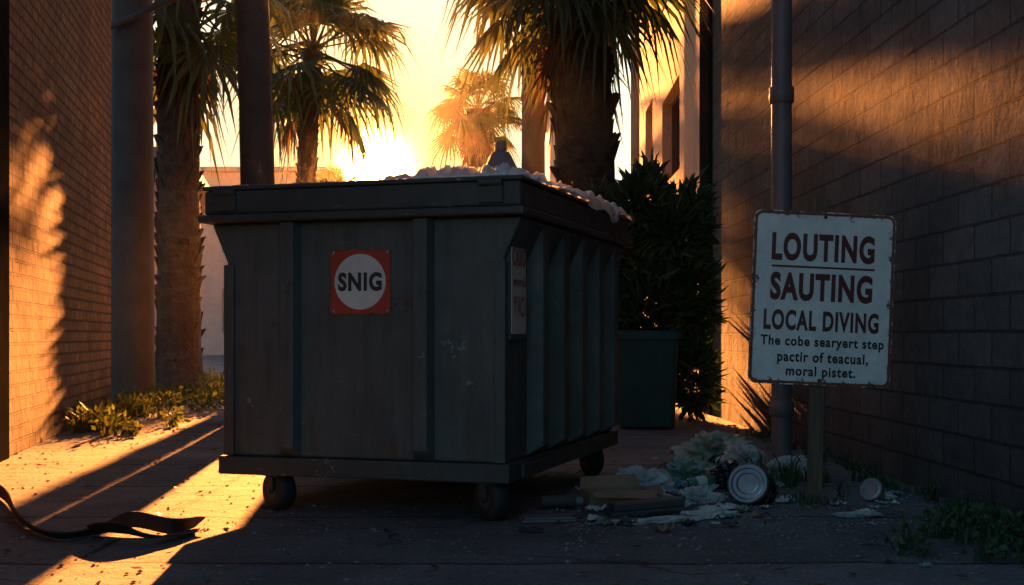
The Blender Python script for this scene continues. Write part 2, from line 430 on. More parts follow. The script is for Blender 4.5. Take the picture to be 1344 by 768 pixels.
palm('slim fan palm silhouetted against the sun',-4.2,26,6.6,.17,.2,2.4,36,3,True,2,(.2,0),-48)
palm('distant fan palm in hazy sunlight',-1.2,46,8.9,.36,.4,2.1,34,4,True,8)
palm('thick rough trunk palm over the shrub',.87,14.3,5.0,.32,.33,1.62,46,5,True,8,(-.2,0),-48)
palm('small distant fan palm above the rooftops',-7.7,56,7.0,.25,.25,1.7,24,6,True,6)
palm('low distant fan palm beneath the sun',-8.6,60,6.9,.2,.2,1.2,16,8,True,0)
palm('low distant fan palm on the skyline',-5.2,60,7.3,.12,.12,1.0,9,9,True,0)

# ------------------------------------------------------------ shrub
def leafcloud(mb,n,center,rad,ll,lw,rr,up=.3):
    for i in range(n):
        while True:
            q=Vector((rr.uniform(-1,1),rr.uniform(-1,1),rr.uniform(-1,1)))
            if q.length<=1 and (q.length>.45 or rr.random()<.3): break
        k=.75+.5*noise.noise(q*2.3+Vector(center))
        p=Vector(center)+Vector((q.x*rad[0],q.y*rad[1],q.z*rad[2]))*k
        if p.z<.02: continue
        d=(q.normalized()+Vector((rr.gauss(0,.5),rr.gauss(0,.5),rr.gauss(up,.5)))).normalized()
        s=d.orthogonal().normalized(); s=(Matrix.Rotation(rr.uniform(0,6.28),3,d)@s)
        L=ll*rr.uniform(.6,1.2); W=lw*rr.uniform(.7,1.2)
        nn=d.cross(s)
        mb.add([p,p+d*L*.45+s*W,p+d*L-nn*L*.15,p+d*L*.45-s*W],[(0,1,2,3)])
rr=random.Random(11)
sh=thing('shrub','large dark leafy shrub growing against the wall','shrub',(1.4,13.5,0))
m=MB()
for i in range(14):
    a=rr.uniform(0,6.28); e=Vector((math.cos(a)*rr.uniform(.2,.6),math.sin(a)*rr.uniform(.1,.3),rr.uniform(1.2,2.3)))
    m.tube([(math.cos(a)*.08,math.sin(a)*.08,0),e*.5+Vector((0,0,.1)),e],[.03,.02,.008],6)
m.obj('stem',M_trunk,sh)
m=MB()
for c,r_,n in (((0,0,1.1),(.65,.45,.75),2600),((-.33,0,1.75),(.46,.42,.5),1900),((.28,0,1.9),(.42,.42,.5),1800),((-.05,.05,2.25),(.33,.3,.38),800),((-.42,0,1.0),(.35,.35,.45),900),((.45,0,1.3),(.3,.35,.55),1000),((.5,.15,.5),(.25,.35,.55),800),((-.5,.05,2.1),(.22,.2,.38),380),((.05,.1,2.45),(.18,.18,.35),160),((.45,.1,2.2),(.25,.2,.35),260)):
    leafcloud(m,n,c,r_,.2,.026,rr)
m.obj('foliage',M_bush,sh)

def tuft(mb,x,y,s,rr,n=16,z0=0):
    for i in range(n):
        a=rr.uniform(0,6.28); L=s*rr.uniform(.5,1.2); tl=rr.uniform(.1,.8)
        d=Vector((math.cos(a)*tl,math.sin(a)*tl,1)).normalized(); la=Vector((-math.sin(a),math.cos(a),0))*s*.045
        b=Vector((x+rr.uniform(-.3,.3)*s,y+rr.uniform(-.3,.3)*s,z0)); mid=b+d*L*.55; tip=b+d*L+Vector((math.cos(a),math.sin(a),-.4))*L*.25
        mb.add([b-la,b+la,mid+la*.8,mid-la*.8,tip],[(0,1,2,3),(3,2,4)])
rr=random.Random(21)
m=MB()
for i in range(64):
    f=rr.random(); Y=11.6+f*8; X=-3.66-.179*(Y-9.27)+.1+abs(rr.gauss(0,.35))
    s=rr.uniform(.08,.32); tuft(m,X,Y,s,rr,14); leafcloud(m,26,(X,Y,s*.4),(s*.7,s*.6,s*.6),.07,.02,rr)
for i in range(16):
    X=rr.uniform(-4.7,-3.6);Y=rr.uniform(15,19); s=rr.uniform(.15,.4); leafcloud(m,60,(X,Y,s*.4),(s,s*.8,s*.8),.09,.025,rr)
o=m.obj('weeds',M_weed); o['kind']='stuff'; o['label']='low weeds growing along the brick wall foot'; o['category']='weeds'
m=MB()
def rwx(Y): return 2.57-.0188*(Y+2)
for i in range(120):
    Y=3.2+rr.random()**1.2*9; X=rwx(Y)-.04-abs(rr.gauss(0,.10)); s=rr.uniform(.05,.15); tuft(m,X,Y,s,rr,10)
for i in range(60):
    Y=rr.uniform(4.9,6.3); X=rwx(Y)-.1-abs(rr.gauss(0,.26)); s=rr.uniform(.06,.16); tuft(m,X,Y,s,rr,12); leafcloud(m,24,(X,Y,s*.4),(s*.8,s*.8,s*.5),.045,.014,rr)
for i in range(26):
    X=1.75+rr.gauss(0,.22);Y=7.9+rr.gauss(0,.4);tuft(m,X,Y,rr.uniform(.08,.2),rr,10)
for i in range(14):
    tuft(m,1.61+rr.gauss(0,.08),6.9+rr.gauss(0,.08),rr.uniform(.05,.1),rr,8)
o=m.obj('weeds',M_bush); o['kind']='stuff'; o['label']='weeds and grass tufts along the block wall'; o['category']='weeds'
m=MB()
def pebble(mb,x,y,s,rr):
    vs=[]
    for vx in ((1,0,0),(-1,0,0),(0,1,0),(0,-1,0),(0,0,1),(0,0,-.4)):
        v=Vector(vx)*s*rr.uniform(.6,1.2); v.z*=.6; vs.append(v+Vector((x,y,s*.2)))
    mb.add(vs,[(0,2,4),(2,1,4),(1,3,4),(3,0,4),(2,0,5),(1,2,5),(3,1,5),(0,3,5)])
for i in range(2600):
    Y=rr.uniform(3.9,13); X=rr.uniform(-.45*Y,2.4)
    pebble(m,X,Y,rr.choice([.004,.006,.008,.012])*rr.uniform(.7,1.4),rr)
for i in range(1500):
    Y=6.6+rr.gauss(0,.6); X=rr.uniform(.2,2.3); pebble(m,X,Y,rr.uniform(.004,.014),rr)
M_grit=simple('grit',(.12,.12,.12),(.3,.3,.29),3,.9)
o=m.obj('gravel',M_grit); o['kind']='stuff'; o['label']='loose grit and small stones on concrete'; o['category']='gravel'
m=MB()
for i in range(600):
    Y=rr.uniform(4,14); X=rr.uniform(-.42*Y,2.3)
    if X>-1.6 and X<.2 and Y<9 and rr.random()<.5: continue
    a=rr.uniform(0,6.28); s=rr.uniform(.012,.035); dx=Vector((math.cos(a),math.sin(a),rr.uniform(-.1,.3)))*s; dy=Vector((-math.sin(a),math.cos(a),rr.uniform(-.2,.4)))*s*.45
    c=Vector((X,Y,.014)); m.add([c-dx,c+dy,c+dx,c-dy],[(0,1,2,3)])
o=m.obj('fallen_leaves',M_dead); o['kind']='stuff'; o['label']='dry fallen leaves scattered over the concrete'; o['category']='leaves'

# ------------------------------------------------------------ text helper
def text_mesh(mb,body,x0,x1,z0,z1,y,bold=.02):
    cu=bpy.data.curves.new('t','FONT'); cu.body=body; cu.size=1; cu.offset=bold; cu.extrude=0; cu.resolution_u=5; cu.space_character=1.14
    ob=bpy.data.objects.new('t',cu); COL.objects.link(ob)
    dg=bpy.context.evaluated_depsgraph_get(); dg.update()
    me=bpy.data.meshes.new_from_object(ob.evaluated_get(dg))
    vs=[v.co.copy() for v in me.vertices]; fs=[tuple(p.vertices) for p in me.polygons]
    bpy.data.objects.remove(ob); bpy.data.curves.remove(cu); bpy.data.meshes.remove(me)
    ax,bx=min(v.x for v in vs),max(v.x for v in vs); az,bz=min(v.y for v in vs),max(v.y for v in vs)
    out=[(x0+(v.x-ax)/(bx-ax)*(x1-x0),y,z0+(v.y-az)/(bz-az)*(z1-z0)) for v in vs]
    mb.add(out,fs)
def rrect(hw,hh,r,n=8):
    pts=[]
    for cx,cz,a0 in ((hw-r,-hh+r,-90),(hw-r,hh-r,0),(-hw+r,hh-r,90),(-hw+r,-hh+r,180)):
        for i in range(n+1):
            a=R(a0+90*i/n); pts.append((cx+r*math.cos(a),cz+r*math.sin(a)))
    return pts
def ring(mb,outer,inner,y):
    n=len(outer); mb.add([(x,y,z) for x,z in outer]+[(x,y,z) for x,z in inner],[(i,(i+1)%n,(i+1)%n+n,i+n) for i in range(n)])

def sign_mat(name,base,hw,hh,rustamt=.62,edge=.93):
    t=NT(name); sep=t.n.new('ShaderNodeSeparateXYZ'); t.l.new(t.coord(),sep.inputs[0])
    ex=t.math('DIVIDE',t.math('ABSOLUTE',sep.outputs[0]),hw); ez=t.math('DIVIDE',t.math('ABSOLUTE',sep.outputs[2]),hh)
    e=t.math('MAXIMUM',ex,ez)
    f=t.math('ADD',t.math('MULTIPLY',t.ramp(e,[(edge-.05,0),(1,1)]),.22),t.noise(16,5,.85))
    rm=t.ramp(f,[(rustamt+.03,0),(rustamt+.08,1)])
    dirt=t.ramp(t.noise(3,5,.75),[(.35,(.76,.75,.72)),(.65,(1,1,1))])
    c=t.mix(1,base,dirt,'MULTIPLY')
    c=t.mix(rm,c,t.ramp(t.noise(40,4),[(.3,(.09,.035,.02)),(.7,(.25,.1,.045))]))
    return t.fin(c,.45,t.bump(rm,.4,.002))
hw,hh=.382,.462
M_signw=sign_mat('sign_white',(.9,.9,.84),hw,hh)
M_signr=sign_mat('sign_red_line',(.28,.045,.035),hw,hh,.6)
M_txt1=sign_mat('sign_text_red',(.13,.024,.02),9,9,.66)
M_txt2=sign_mat('sign_text_black',(.02,.014,.014),9,9,.8)
ss=thing('warning_sign','white rusty metal notice sign on a wooden post','sign',(1.613,6.89,0),(0,0,R(2)))
m=MB(); m.box(-.037,.037,.004,.05,-.05,1.63,Matrix.Rotation(R(1.6),4,'Y')); m.obj('post',M_wood,ss,bevel=.004)
bd=MB(); bd.prism(rrect(hw,hh,.045),-.008,.0)
b=bd.obj('sign_board',M_signw,ss,bevel=.0015,loc=(.037,-.002,1.093),rot=(R(-1),R(2.6),0))
k=MB(); ring(k,rrect(hw-.006,hh-.006,.04),rrect(hw-.019,hh-.019,.03),-.0095); k.obj('border',M_signr,b)
S=.00406
def sx(p): return (p-1078.5)*S
def sz(p): return (392-p)*S
def line(txt,a,c,top,bot,mat,bold):
    k=MB(); text_mesh(k,txt,sx(a),sx(c),sz(bot),sz(top),-.0095,bold); k.obj('lettering',mat,b)
line('LOUTING',1009,1145,307,344,M_txt1,.045)
line('SAUTING',1009,1144,359,396,M_txt1,.045)
line('LOCAL DIVING',1002,1154,408,435,M_txt1,.04)
line('The cobe searyert step',999,1162,442,459,M_txt2,.03)
line('pactir of teacual,',1022,1142,462,480,M_txt2,.03)
line('moral pistet.',1034,1126,481,498,M_txt2,.03)
k=MB(); k.box(sx(1010),sx(1146),-.0105,-.0082,sz(352.5),sz(350)); k.obj('rule_line',M_txt1,b)
for zz in (.435,-.435):
    k=MB(); k.lathe([(.010,0),(.010,.004),(.005,.008)],12,Matrix.Translation((0,-.008,zz))@Matrix.Rotation(R(90),4,'X')); k.obj('bolt',M_rust,b)

# ------------------------------------------------------------ dumpster
D=thing('dumpster','dark grey-green steel dumpster on caster wheels','dumpster',(-.406,7.529,0),(0,0,R(-17.3)))
m=MB(); m.prism([(-.745,.285),(.745,.285),(.745,1.27),(.835,1.47),(-.835,1.47),(-.745,1.27)],-1.16,1.16)
m.obj('body',M_dump,D,bevel=.012)
def chan(mb,c,w,proud,z0,z1,axis,face,sgn):
    a,b_=w/2,w/2-.022
    if axis=='front':
        vs=[(c-a,face,z0),(c-b_,face-proud,z0+.05),(c+b_,face-proud,z0+.05),(c+a,face,z0),(c-a,face,z1),(c-b_,face-proud,z1),(c+b_,face-proud,z1),(c+a,face,z1)]
    else:
        vs=[(face,c-a,z0),(face+proud*sgn,c-b_,z0+.05),(face+proud*sgn,c+b_,z0+.05),(face,c+a,z0),(face,c-a,z1),(face+proud*sgn,c-b_,z1),(face+proud*sgn,c+b_,z1),(face,c+a,z1)]
    mb.add(vs,[(0,1,5,4),(1,2,6,5),(2,3,7,6),(0,3,2,1),(4,5,6,7)])
for cx in (-.38,.335):
    m=MB(); chan(m,cx,.115,.06,.287,1.468,'front',-1.158,1); m.obj('rib',M_dump,D,bevel=.005)
for s in (1,-1):
    for cy in (-.70,-.29,.12,.53,.94):
        m=MB(); chan(m,cy,.15,.085,.287,1.45,'side',.743*s,s); m.obj('rib',M_dump,D,bevel=.006)
for sx_ in (1,-1):
    m=MB(); m.box(*sorted((sx_*.70,sx_*.757)),-1.176,-1.12,.285,1.26); m.obj('corner_post',M_dump,D,bevel=.006)
m=MB(); m.box(-.78,.78,-1.19,1.19,.19,.283); m.obj('base_frame',M_dump_rim,D,bevel=.008)
m=MB(); m.box(-.87,.87,-1.245,1.245,1.472,1.512); m.obj('rim_ledge',M_dump_rim,D,bevel=.01)
m=MB(); m.box(-.845,.845,-1.215,1.215,1.514,1.635); m.obj('rim',M_dump_rim,D,bevel=.012)
for y0,y1 in ((-1.22,-.012),(.012,1.22)):
    m=MB(); m.box(-.855,.855,y0,y1,1.637,1.66)
    for q in range(5):
        xx=-.7+q*.35; m.box(xx-.05,xx+.05,y0+.1,y1-.1,1.66,1.675)
    m.obj('lid',M_dump_rim,D,bevel=.008)
for xx in (-.72,.70):
    m=MB(); m.box(xx-.06,xx+.06,-1.228,-1.213,1.53,1.63); m.lathe([(.014,-.06),(.014,.06)],12,Matrix.Translation((xx,-1.232,1.625))@Matrix.Rotation(R(90),4,'Y')); m.obj('hinge',M_dump_rim,D,bevel=.003)
for s in (1,-1):
    m=MB(); m.box(*sorted((s*.78,s*.80)),-1.0,1.0,.2,.27); m.obj('skid_rail',M_dump_rim,D,bevel=.004)
def caster(x,y,yaw):
    c=MB(); c.box(-.06,.06,-.07,.07,.176,.19)
    c.box(-.062,-.056,-.03,.03,.10,.178); c.box(.056,.062,-.03,.03,.10,.178)
    f=c.obj('caster',M_dsteel,D,bevel=.003,loc=(x,y,0),rot=(0,0,yaw))
    M=Matrix.Translation((0,0,.104))@Matrix.Rotation(R(90),4,'Y')
    w_=MB(); w_.lathe([(.06,-.045),(.09,-.045),(.104,-.03),(.104,.03),(.09,.045),(.06,.045)],36,M); w_.obj('wheel',M_rubber,f,50)
    h=MB(); h.lathe([(.045,-.047),(.045,.047)],20,M); h.lathe([(.015,-.068),(.015,.068)],12,M); h.obj('hub',M_dsteel,f,50)
caster(-.50,-1.06,R(60)); caster(.66,-1.08,R(55)); caster(.64,1.03,R(40)); caster(-.6,1.0,R(50))
M_red=sign_mat('emblem_red',(.5,.05,.03),.16,.16,.6)
M_wht=sign_mat('emblem_white',(.75,.72,.66),9,9,.64)
M_blk=sign_mat('emblem_black',(.03,.03,.03),9,9,.72)
M_fred=sign_mat('faded_red',(.42,.07,.05),9,9,.64)
M_fwht=sign_mat('faded_white',(.68,.63,.57),9,9,.62)
pl=MB(); pl.prism(rrect(.163,.163,.02),-.004,.0)
P=pl.obj('emblem_plate',M_red,D,loc=(.0,-1.163,1.165),rot=(0,0,0))
k=MB(); k.add([(.138*math.cos(2*math.pi*i/64),-.0055,.138*math.sin(2*math.pi*i/64)) for i in range(64)],[tuple(range(64))]); k.obj('emblem_disc',M_wht,P)
k=MB(); text_mesh(k,'SNIG',-.118,.118,-.047,.047,-.007,.045); k.obj('lettering',M_blk,P)
for a in (-.145,.145):
    for c_ in (-.145,.145):
        k=MB(); k.lathe([(.008,0),(.008,.003),(.004,.005)],10,Matrix.Translation((a,-.004,c_))@Matrix.Rotation(R(90),4,'X')); k.obj('rivet',M_steel,P)
pl=MB(); pl.prism(rrect(.12,.225,.01),-.003,0)
N_=pl.obj('side_notice',M_fwht,D,loc=(.768,-.995,1.13),rot=(0,0,R(90)))
m=MB(); m.box(.74,.766,-1.12,-.86,.88,1.38); m.obj('notice_backing',M_dump,D)
k=MB(); text_mesh(k,'CAUIO',-.105,.105,.105,.2,-.005,.03); k.obj('lettering',M_fred,N_)
k=MB(); text_mesh(k,'moral',-.09,.09,.01,.055,-.005,.02); k.obj('lettering',M_fred,N_)
k=MB(); text_mesh(k,'YVCI',-.095,.095,-.14,-.04,-.005,.02); k.obj('lettering',M_fred,N_)

# ------------------------------------------------------------ plastic & crumpled things
def plastic(name,c,alpha=.6,tr=.4,rough=.25,bs=.7,bd=.012):
    t=NT(name)
    t.fin(t.ramp(t.noise(6,4),[(.3,[q*.7 for q in c]),(.7,c)]),rough,t.bump(t.noise(12,4,.6,dist=1.5),bs,bd),0,.6)
    tl=t.n.new('ShaderNodeBsdfTranslucent'); tl.inputs[0].default_value=(*c,1)
    mx=t.n.new('ShaderNodeMixShader'); mx.inputs[0].default_value=tr
    t.l.new(t.b.outputs[0],mx.inputs[1]); t.l.new(tl.outputs[0],mx.inputs[2])
    last=mx
    if alpha<1:
        tp=t.n.new('ShaderNodeBsdfTransparent'); mx2=t.n.new('ShaderNodeMixShader'); mx2.inputs[0].default_value=1-alpha
        t.l.new(mx.outputs[0],mx2.inputs[1]); t.l.new(tp.outputs[0],mx2.inputs[2]); last=mx2
    t.l.new(last.outputs[0],t.out.inputs[0])
    return t.m
M_pgreen=plastic('green_film',(.34,.48,.38),1,.2)
M_pclear=plastic('clear_film',(.75,.8,.78),.75,.2,.2)
M_pwhite=plastic('white_film',(.82,.8,.76),1,.3,.4,.8,.012)
M_pgrey=plastic('grey_cloth',(.7,.68,.63),1,.1,.7)
M_pblue=plastic('blue_film',(.28,.44,.48),1,.3)
M_pblack=plastic('black_film',(.02,.02,.022),1,.0,.2)
def crumple(name,mat,label,cat,loc,sz,seed,amp=.3,freq=3,rot=0,sub=5,sharp=70):
    bm=bmesh.new(); bmesh.ops.create_icosphere(bm,subdivisions=sub,radius=1)
    off=Vector((seed*3.1,seed*1.7,seed*.9))
    for v in bm.verts:
        d=v.co.normalized()
        n1=1-abs(noise.noise(d*freq+off))*2.2; n2=1-abs(noise.noise(d*freq*2.2+off))*2; n3=noise.noise(d*1.3+off)
        f=1+amp*(n1-.5)+amp*.35*(n2-.5)+amp*1.3*n3
        p=Vector((d.x*sz[0],d.y*sz[1],d.z*sz[2]))*f
        p.z=p.z+sz[2]*.55
        if p.z<.004: p.z=.004+.002*d.x
        v.co=p
    me=bpy.data.meshes.new(name); bm.to_mesh(me); bm.free(); me.materials.append(mat)
    me.polygons.foreach_set('use_smooth',[True]*len(me.polygons)); me.set_sharp_from_angle(angle=R(sharp))
    o=bpy.data.objects.new(name,me); COL.objects.link(o); o.location=loc; o.rotation_euler=(0,0,rot)
    return tag(o,label,cat)
def sheet(name,mat,label,loc,rot,lx,ly,seed,hgt=.07,edge=None,n=70,cat='sheet',fq=1.0):
    m=MB(); vs=[]
    for j in range(n+1):
        for i in range(n+1):
            u=i/n*2-1; v=j/n*2-1
            wob=1+.35*noise.noise(Vector((u*2+seed,v*2,seed)))
            x=u*lx*wob; y=v*ly*(1+.35*noise.noise(Vector((v*2,u*2,seed+5))))
            q=Vector((x*7*fq,y*3.5*fq,seed))
            r1=(1-abs(noise.noise(q))*3); r2=(1-abs(noise.noise(q*2.1+Vector((3,1,2))))*2.6); r3=1-abs(noise.noise(q*5))*2.5
            fall=max(0,1-max(abs(u),abs(v))**4)
            z=.004+hgt*fall*(.25+.7*max(0,r1)+.3*max(0,r2)+.08*max(0,r3))+min(.01,hgt*.2)*max(0,r2)
            if edge is not None and x>edge:
                ex=x-edge; x=edge+.012+.12*ex+.018*r1; z=.004-ex*.75
            vs.append((x,y,z))
    fs=[(j*(n+1)+i,j*(n+1)+i+1,(j+1)*(n+1)+i+1,(j+1)*(n+1)+i) for j in range(n) for i in range(n)]
    m.add(vs,fs); o=m.obj(name,mat,None,60,loc=loc,rot=(0,0,rot)); return tag(o,label,cat)
def gp(px,py):
    Y=1530/(py-440); return ((px-672)/1700*Y,Y,0)
crumple('plastic_bag',M_pgreen,'crumpled pale green plastic bag beside drain pipe','bag',gp(940,604),(.24,.18,.12),1,.4,2.6,.1)
crumple('plastic_bag',M_pclear,'clear crumpled bag slumped on the litter heap','bag',gp(972,614),(.15,.13,.10),21,.45,2.8,.7)
crumple('plastic_bag',M_pgreen,'dull green crumpled plastic bag in litter heap','bag',gp(908,628),(.14,.11,.07),2,.45,2.8,.5)
crumple('plastic_bag',M_pclear,'clear crumpled plastic bag on concrete','bag',gp(842,647),(.14,.10,.085),3,.5,2.8,.2)
crumple('plastic_bag',M_pclear,'crumpled clear plastic wrapper by paint can','bag',gp(920,660),(.10,.08,.05),4,.5,2.8,.9)
crumple('plastic_bag',M_pblack,'black crumpled rubbish bag in litter heap','bag',gp(955,640),(.14,.12,.09),5,.35,2.6,.3)
crumple('plastic_bag',M_pclear,'small crumpled bag against the drain pipe','bag',gp(1040,628),(.11,.09,.09),6,.45,2.8)
crumple('plastic_bag',M_pblue,'small blue plastic wrapper in litter heap','bag',gp(885,643),(.08,.06,.045),7,.5,2.8)
crumple('plastic_bag',M_pblack,'flat black torn bag in litter heap','bag',gp(880,660),(.10,.06,.035),22,.4,3)
crumple('cloth_rag',M_pgrey,'dirty white crumpled rag lying on concrete','rag',gp(930,680),(.11,.05,.028),8,.5,3,.3)
crumple('cloth_rag',M_pgrey,'long dirty white twisted rag on concrete','rag',gp(872,687),(.13,.028,.02),9,.5,3.5,.35)
crumple('paper_wad',M_pgrey,'crumpled paper wad in litter heap','paper',gp(893,667),(.05,.04,.03),10,.5,3)
crumple('paper_wad',M_pgrey,'crumpled paper by the sign post','paper',gp(1160,655),(.05,.04,.02),12,.5,3)
crumple('paper_wad',M_pclear,'thin crumpled wrapper near the wall','paper',gp(1125,678),(.1,.05,.015),13,.5,3)
sheet('flat_wrapper',M_pgrey,'flattened dirty paper wrapper in litter heap',gp(945,668),.4,.09,.07,31,.02,None,30,'wrapper',2)
sheet('flat_wrapper',M_pblue,'flattened teal film wrapper in litter heap',gp(905,650),.2,.09,.07,33,.03,None,30,'wrapper',2)
rr=random.Random(77)
for i in range(14):
    a_,b_=rr.uniform(740,1010),rr.uniform(610,690); x,y,_=gp(a_,b_); an=rr.uniform(0,3.1); L=rr.uniform(.06,.16)
    m=MB(); m.tube([(-math.cos(an)*L,-math.sin(an)*L,.01),(0,0,.025+rr.uniform(0,.02)),(math.cos(an)*L,math.sin(an)*L,.012)],[.004,.005,.002],6)
    tag(m.obj('twig',M_trunk,None,60,loc=(x,y,0)),'dry brown twig among the litter','twig','twigs in the litter heap')
M_bot=simple('green_bottle_glass',(.05,.13,.08),(.08,.2,.12),3,.12,0,.1,.001)
for i,(a_,b_,rz,lab) in enumerate(((925,643,20,'green glass bottle lying in the litter heap'),(866,666,-30,'short green bottle lying beside the tray'))):
    x,y,_=gp(a_,b_)
    bt=thing('glass_bottle',lab,'bottle',(x,y,.05 if i==0 else .036),(0,R(82),R(rz)))
    m=MB(); m.lathe([(.03,-.11),(.035,-.10),(.035,.03),(.028,.06),(.013,.09),(.012,.13),(.015,.131),(.015,.142)],24); m.obj('bottle_body',M_bot,bt,40)
    m=MB(); m.lathe([(.0355,-.06),(.036,-.058),(.036,.0),(.0355,.002)],24,None,False); m.obj('bottle_label',M_pgrey,bt,40)

M_can=simple('dull_tin',(.24,.26,.265),(.46,.48,.48),7,.35,.8,.4,.003)
M_dcan=simple('dark_tin_recess',(.05,.05,.05),(.12,.115,.11),9,.45,1,.4,.003)
M_lightcan=simple('bright_tin',(.3,.31,.31),(.52,.53,.52),7,.35,.6,.4,.003)
cx,cy,_=gp(984,665)
pc=thing('paint_can','dented silver paint can lying on its side','can',(cx,cy+.05,.116),(R(90-22),0,R(-26)))
m=MB(); m.lathe([(.107,-.18),(.112,-.175),(.112,-.17),(.109,-.16),(.109,-.02),(.116,-.012),(.116,-.002),(.111,.002)],48); m.obj('can_body',M_dcan,pc,30)
m=MB(); m.lathe([(.108,.003),(.105,.007),(.100,-.004),(.093,-.008),(.089,.008),(.082,.011),(.078,-.004),(.065,-.005),(.061,.006),(.054,.009),(.050,-.004),(.037,-.003),(.001,.001)],48); m.obj('lid',M_can,pc,25)
m=MB(); m.tube([(.112*math.cos(R(a)),.12*math.sin(R(a))-.02,-.05) for a in range(180,361,12)],.003,6); m.obj('wire_handle',M_rust,pc,60)
cx,cy,_=gp(1137,655)
pc=thing('tin_can','bright round tin can leaning among the weeds','can',(cx,cy-.1,.066),(R(66),R(0),R(-40)))
m=MB(); m.lathe([(.06,-.05),(.062,-.04),(.06,0),(.062,.004),(.053,.004),(.050,-.002),(.04,0),(.037,.004),(.033,0),(.001,0)],40); m.obj('can_body',M_lightcan,pc,30)
cx,cy,_=gp(737,668)
bt=thing('spray_can','dark spray can lying on the concrete','can',(cx,cy,.037),(0,R(90),R(8)))
m=MB(); m.lathe([(.03,-.11),(.034,-.105),(.034,.06),(.03,.072)],24); m.obj('can_body',M_dsteel,bt,30)
m=MB(); m.lathe([(.025,.072),(.026,.075),(.026,.108),(.022,.114)],24); m.obj('cap',M_pipe,bt,30)
M_card=simple('cardboard',(.2,.12,.07),(.32,.2,.12),5,.9)
cx,cy,_=gp(812,668)
cb=thing('cardboard_box','squashed open cardboard box on concrete','box',(cx,cy+.1,0),(0,0,R(12)))
m=MB(); m.box(-.17,.17,-.11,.11,.004,.01); m.box(-.17,.17,-.114,-.11,.004,.095); m.box(-.17,.17,.11,.114,.004,.09); m.box(-.174,-.17,-.11,.11,.004,.09); m.box(.17,.174,-.11,.11,.004,.08)
m.obj('box_body',M_card,cb)
for q in ([(-.17,-.114,.095),(.17,-.114,.096),(.16,-.2,.06),(-.18,-.21,.075)],[(.174,-.11,.08),(.174,.11,.08),(.26,.1,.10),(.25,-.1,.05)],[(-.17,.114,.09),(.17,.114,.09),(.15,.17,.15),(-.15,.18,.14)]):
    m=MB(); m.add(q,[(0,1,2,3)]); m.obj('flap',M_card,cb)
cx,cy,_=gp(850,678)
m=MB(); m.box(-.2,.2,-.06,.06,.0,.03); m.box(-.18,.19,-.05,.065,.03,.07); tag(m.obj('broken_tray',M_dsteel,None,bevel=.008,loc=(cx,cy+.05,.004),rot=(0,R(-3),R(14))),'broken black plastic tray lying flat','tray')
cx,cy,_=gp(718,684)
m=MB(); m.box(-.13,.13,-.07,.07,0,.012); m.box(-.12,.125,-.065,.068,.013,.022); tag(m.obj('booklet',M_pipe,None,bevel=.002,loc=(cx,cy,.003),rot=(0,0,R(8))),'grey dirty folded booklet on concrete','paper')
cx,cy,_=gp(697,699)
m=MB(); m.box(-.055,.055,-.02,.02,0,.018); m.lathe([(.012,0),(.012,.005)],12,Matrix.Translation((.02,0,.018))); tag(m.obj('lighter',M_rubber,None,bevel=.006,loc=(cx,cy,.003),rot=(0,0,R(6))),'small black plastic lighter on the ground','litter')
rr=random.Random(5)
M_paper=simple('dirty_paper',(.5,.49,.46),(.75,.74,.7),9,.9)
mats=[M_paper,M_pclear,M_pblue,M_card,M_dsteel,M_pgrey,M_pgreen]
spots=[(1135,676),(1150,668),(1172,650),(1180,672),(1165,740),(1100,664),(1215,745),(880,652),(860,604),(885,606),(870,698),(905,690),(780,684),(800,690),(1005,668),(1030,660),(955,680),(1190,690),(1120,757),(1230,700),(915,610),(765,645),(985,598),(1020,640),(115,640),(870,640),(940,690),(1050,655),(725,626),(700,620),(830,655),(900,672),(960,692),(780,672),(1160,662),(1175,662),(1145,690),(850,630),(990,680),(820,690),(865,668),(910,665),(945,660),(930,645),(1000,655),(890,630),(860,650),(880,676),(975,672),(835,668)]
for i,(a,b_) in enumerate(spots):
    x,y,_=gp(a,b_); m=MB(); n=5; s=rr.uniform(.02,.06)*(1 if b_<700 else .6)
    vs_=[]
    for jj in range(n+1):
        for ii in range(n+1):
            u,v=ii/n-.5,jj/n-.5
            vs_.append((u*s*2*(1+.3*rr.uniform(-1,1)),v*s*1.3*(1+.3*rr.uniform(-1,1)),.006+abs(noise.noise(Vector((u*3+i,v*3,i))))*s*1.1))
    m.add(vs_,[(jj*(n+1)+ii,jj*(n+1)+ii+1,(jj+1)*(n+1)+ii+1,(jj+1)*(n+1)+ii) for jj in range(n) for ii in range(n)])
    o=m.obj('litter_scrap',mats[i%len(mats)],None,loc=(x,y,0),rot=(0,0,rr.uniform(0,6)))
    tag(o,'torn dirty scrap of litter on the concrete','litter','litter scraps scattered on the ground')

dm=Matrix.Translation((-.406,7.529,0))@Matrix.Rotation(R(-17.3),4,'Z')
def dl(x,y,z=1.66): return tuple(dm@Vector((x,y,z)))
sheet('plastic_sheet',M_pwhite,'crumpled off-white plastic sheet spread on dumpster lid',dl(.44,-.62,1.678),R(-17.3),.38,.38,3,.075,None,90,'sheet',1.5)
sheet('plastic_sheet',M_pwhite,'crumpled off-white plastic sheet hanging over lid edge',dl(.58,.35,1.664),R(-17.3),.34,.72,8,.06,.285,90,'sheet',1.5)
crumple('plastic_bag',M_pwhite,'tied crumpled white rubbish bag on dumpster lid','bag',dl(.41,-.16,1.68),(.17,.15,.095),16,.25,2.6,R(-17))
v=dl(.41,-.16,1.805)
vc=thing('metal_cap','conical galvanised cap with knob resting on bags','cap',v)
m=MB(); m.lathe([(.125,0),(.125,.014),(.09,.035),(.06,.10),(.046,.12)],32); m.obj('cone',M_pipe,vc,30)
m=MB(); m.lathe([(.02,.118),(.034,.125),(.034,.175),(.028,.183)],24); m.obj('knob',M_pipe,vc,30)

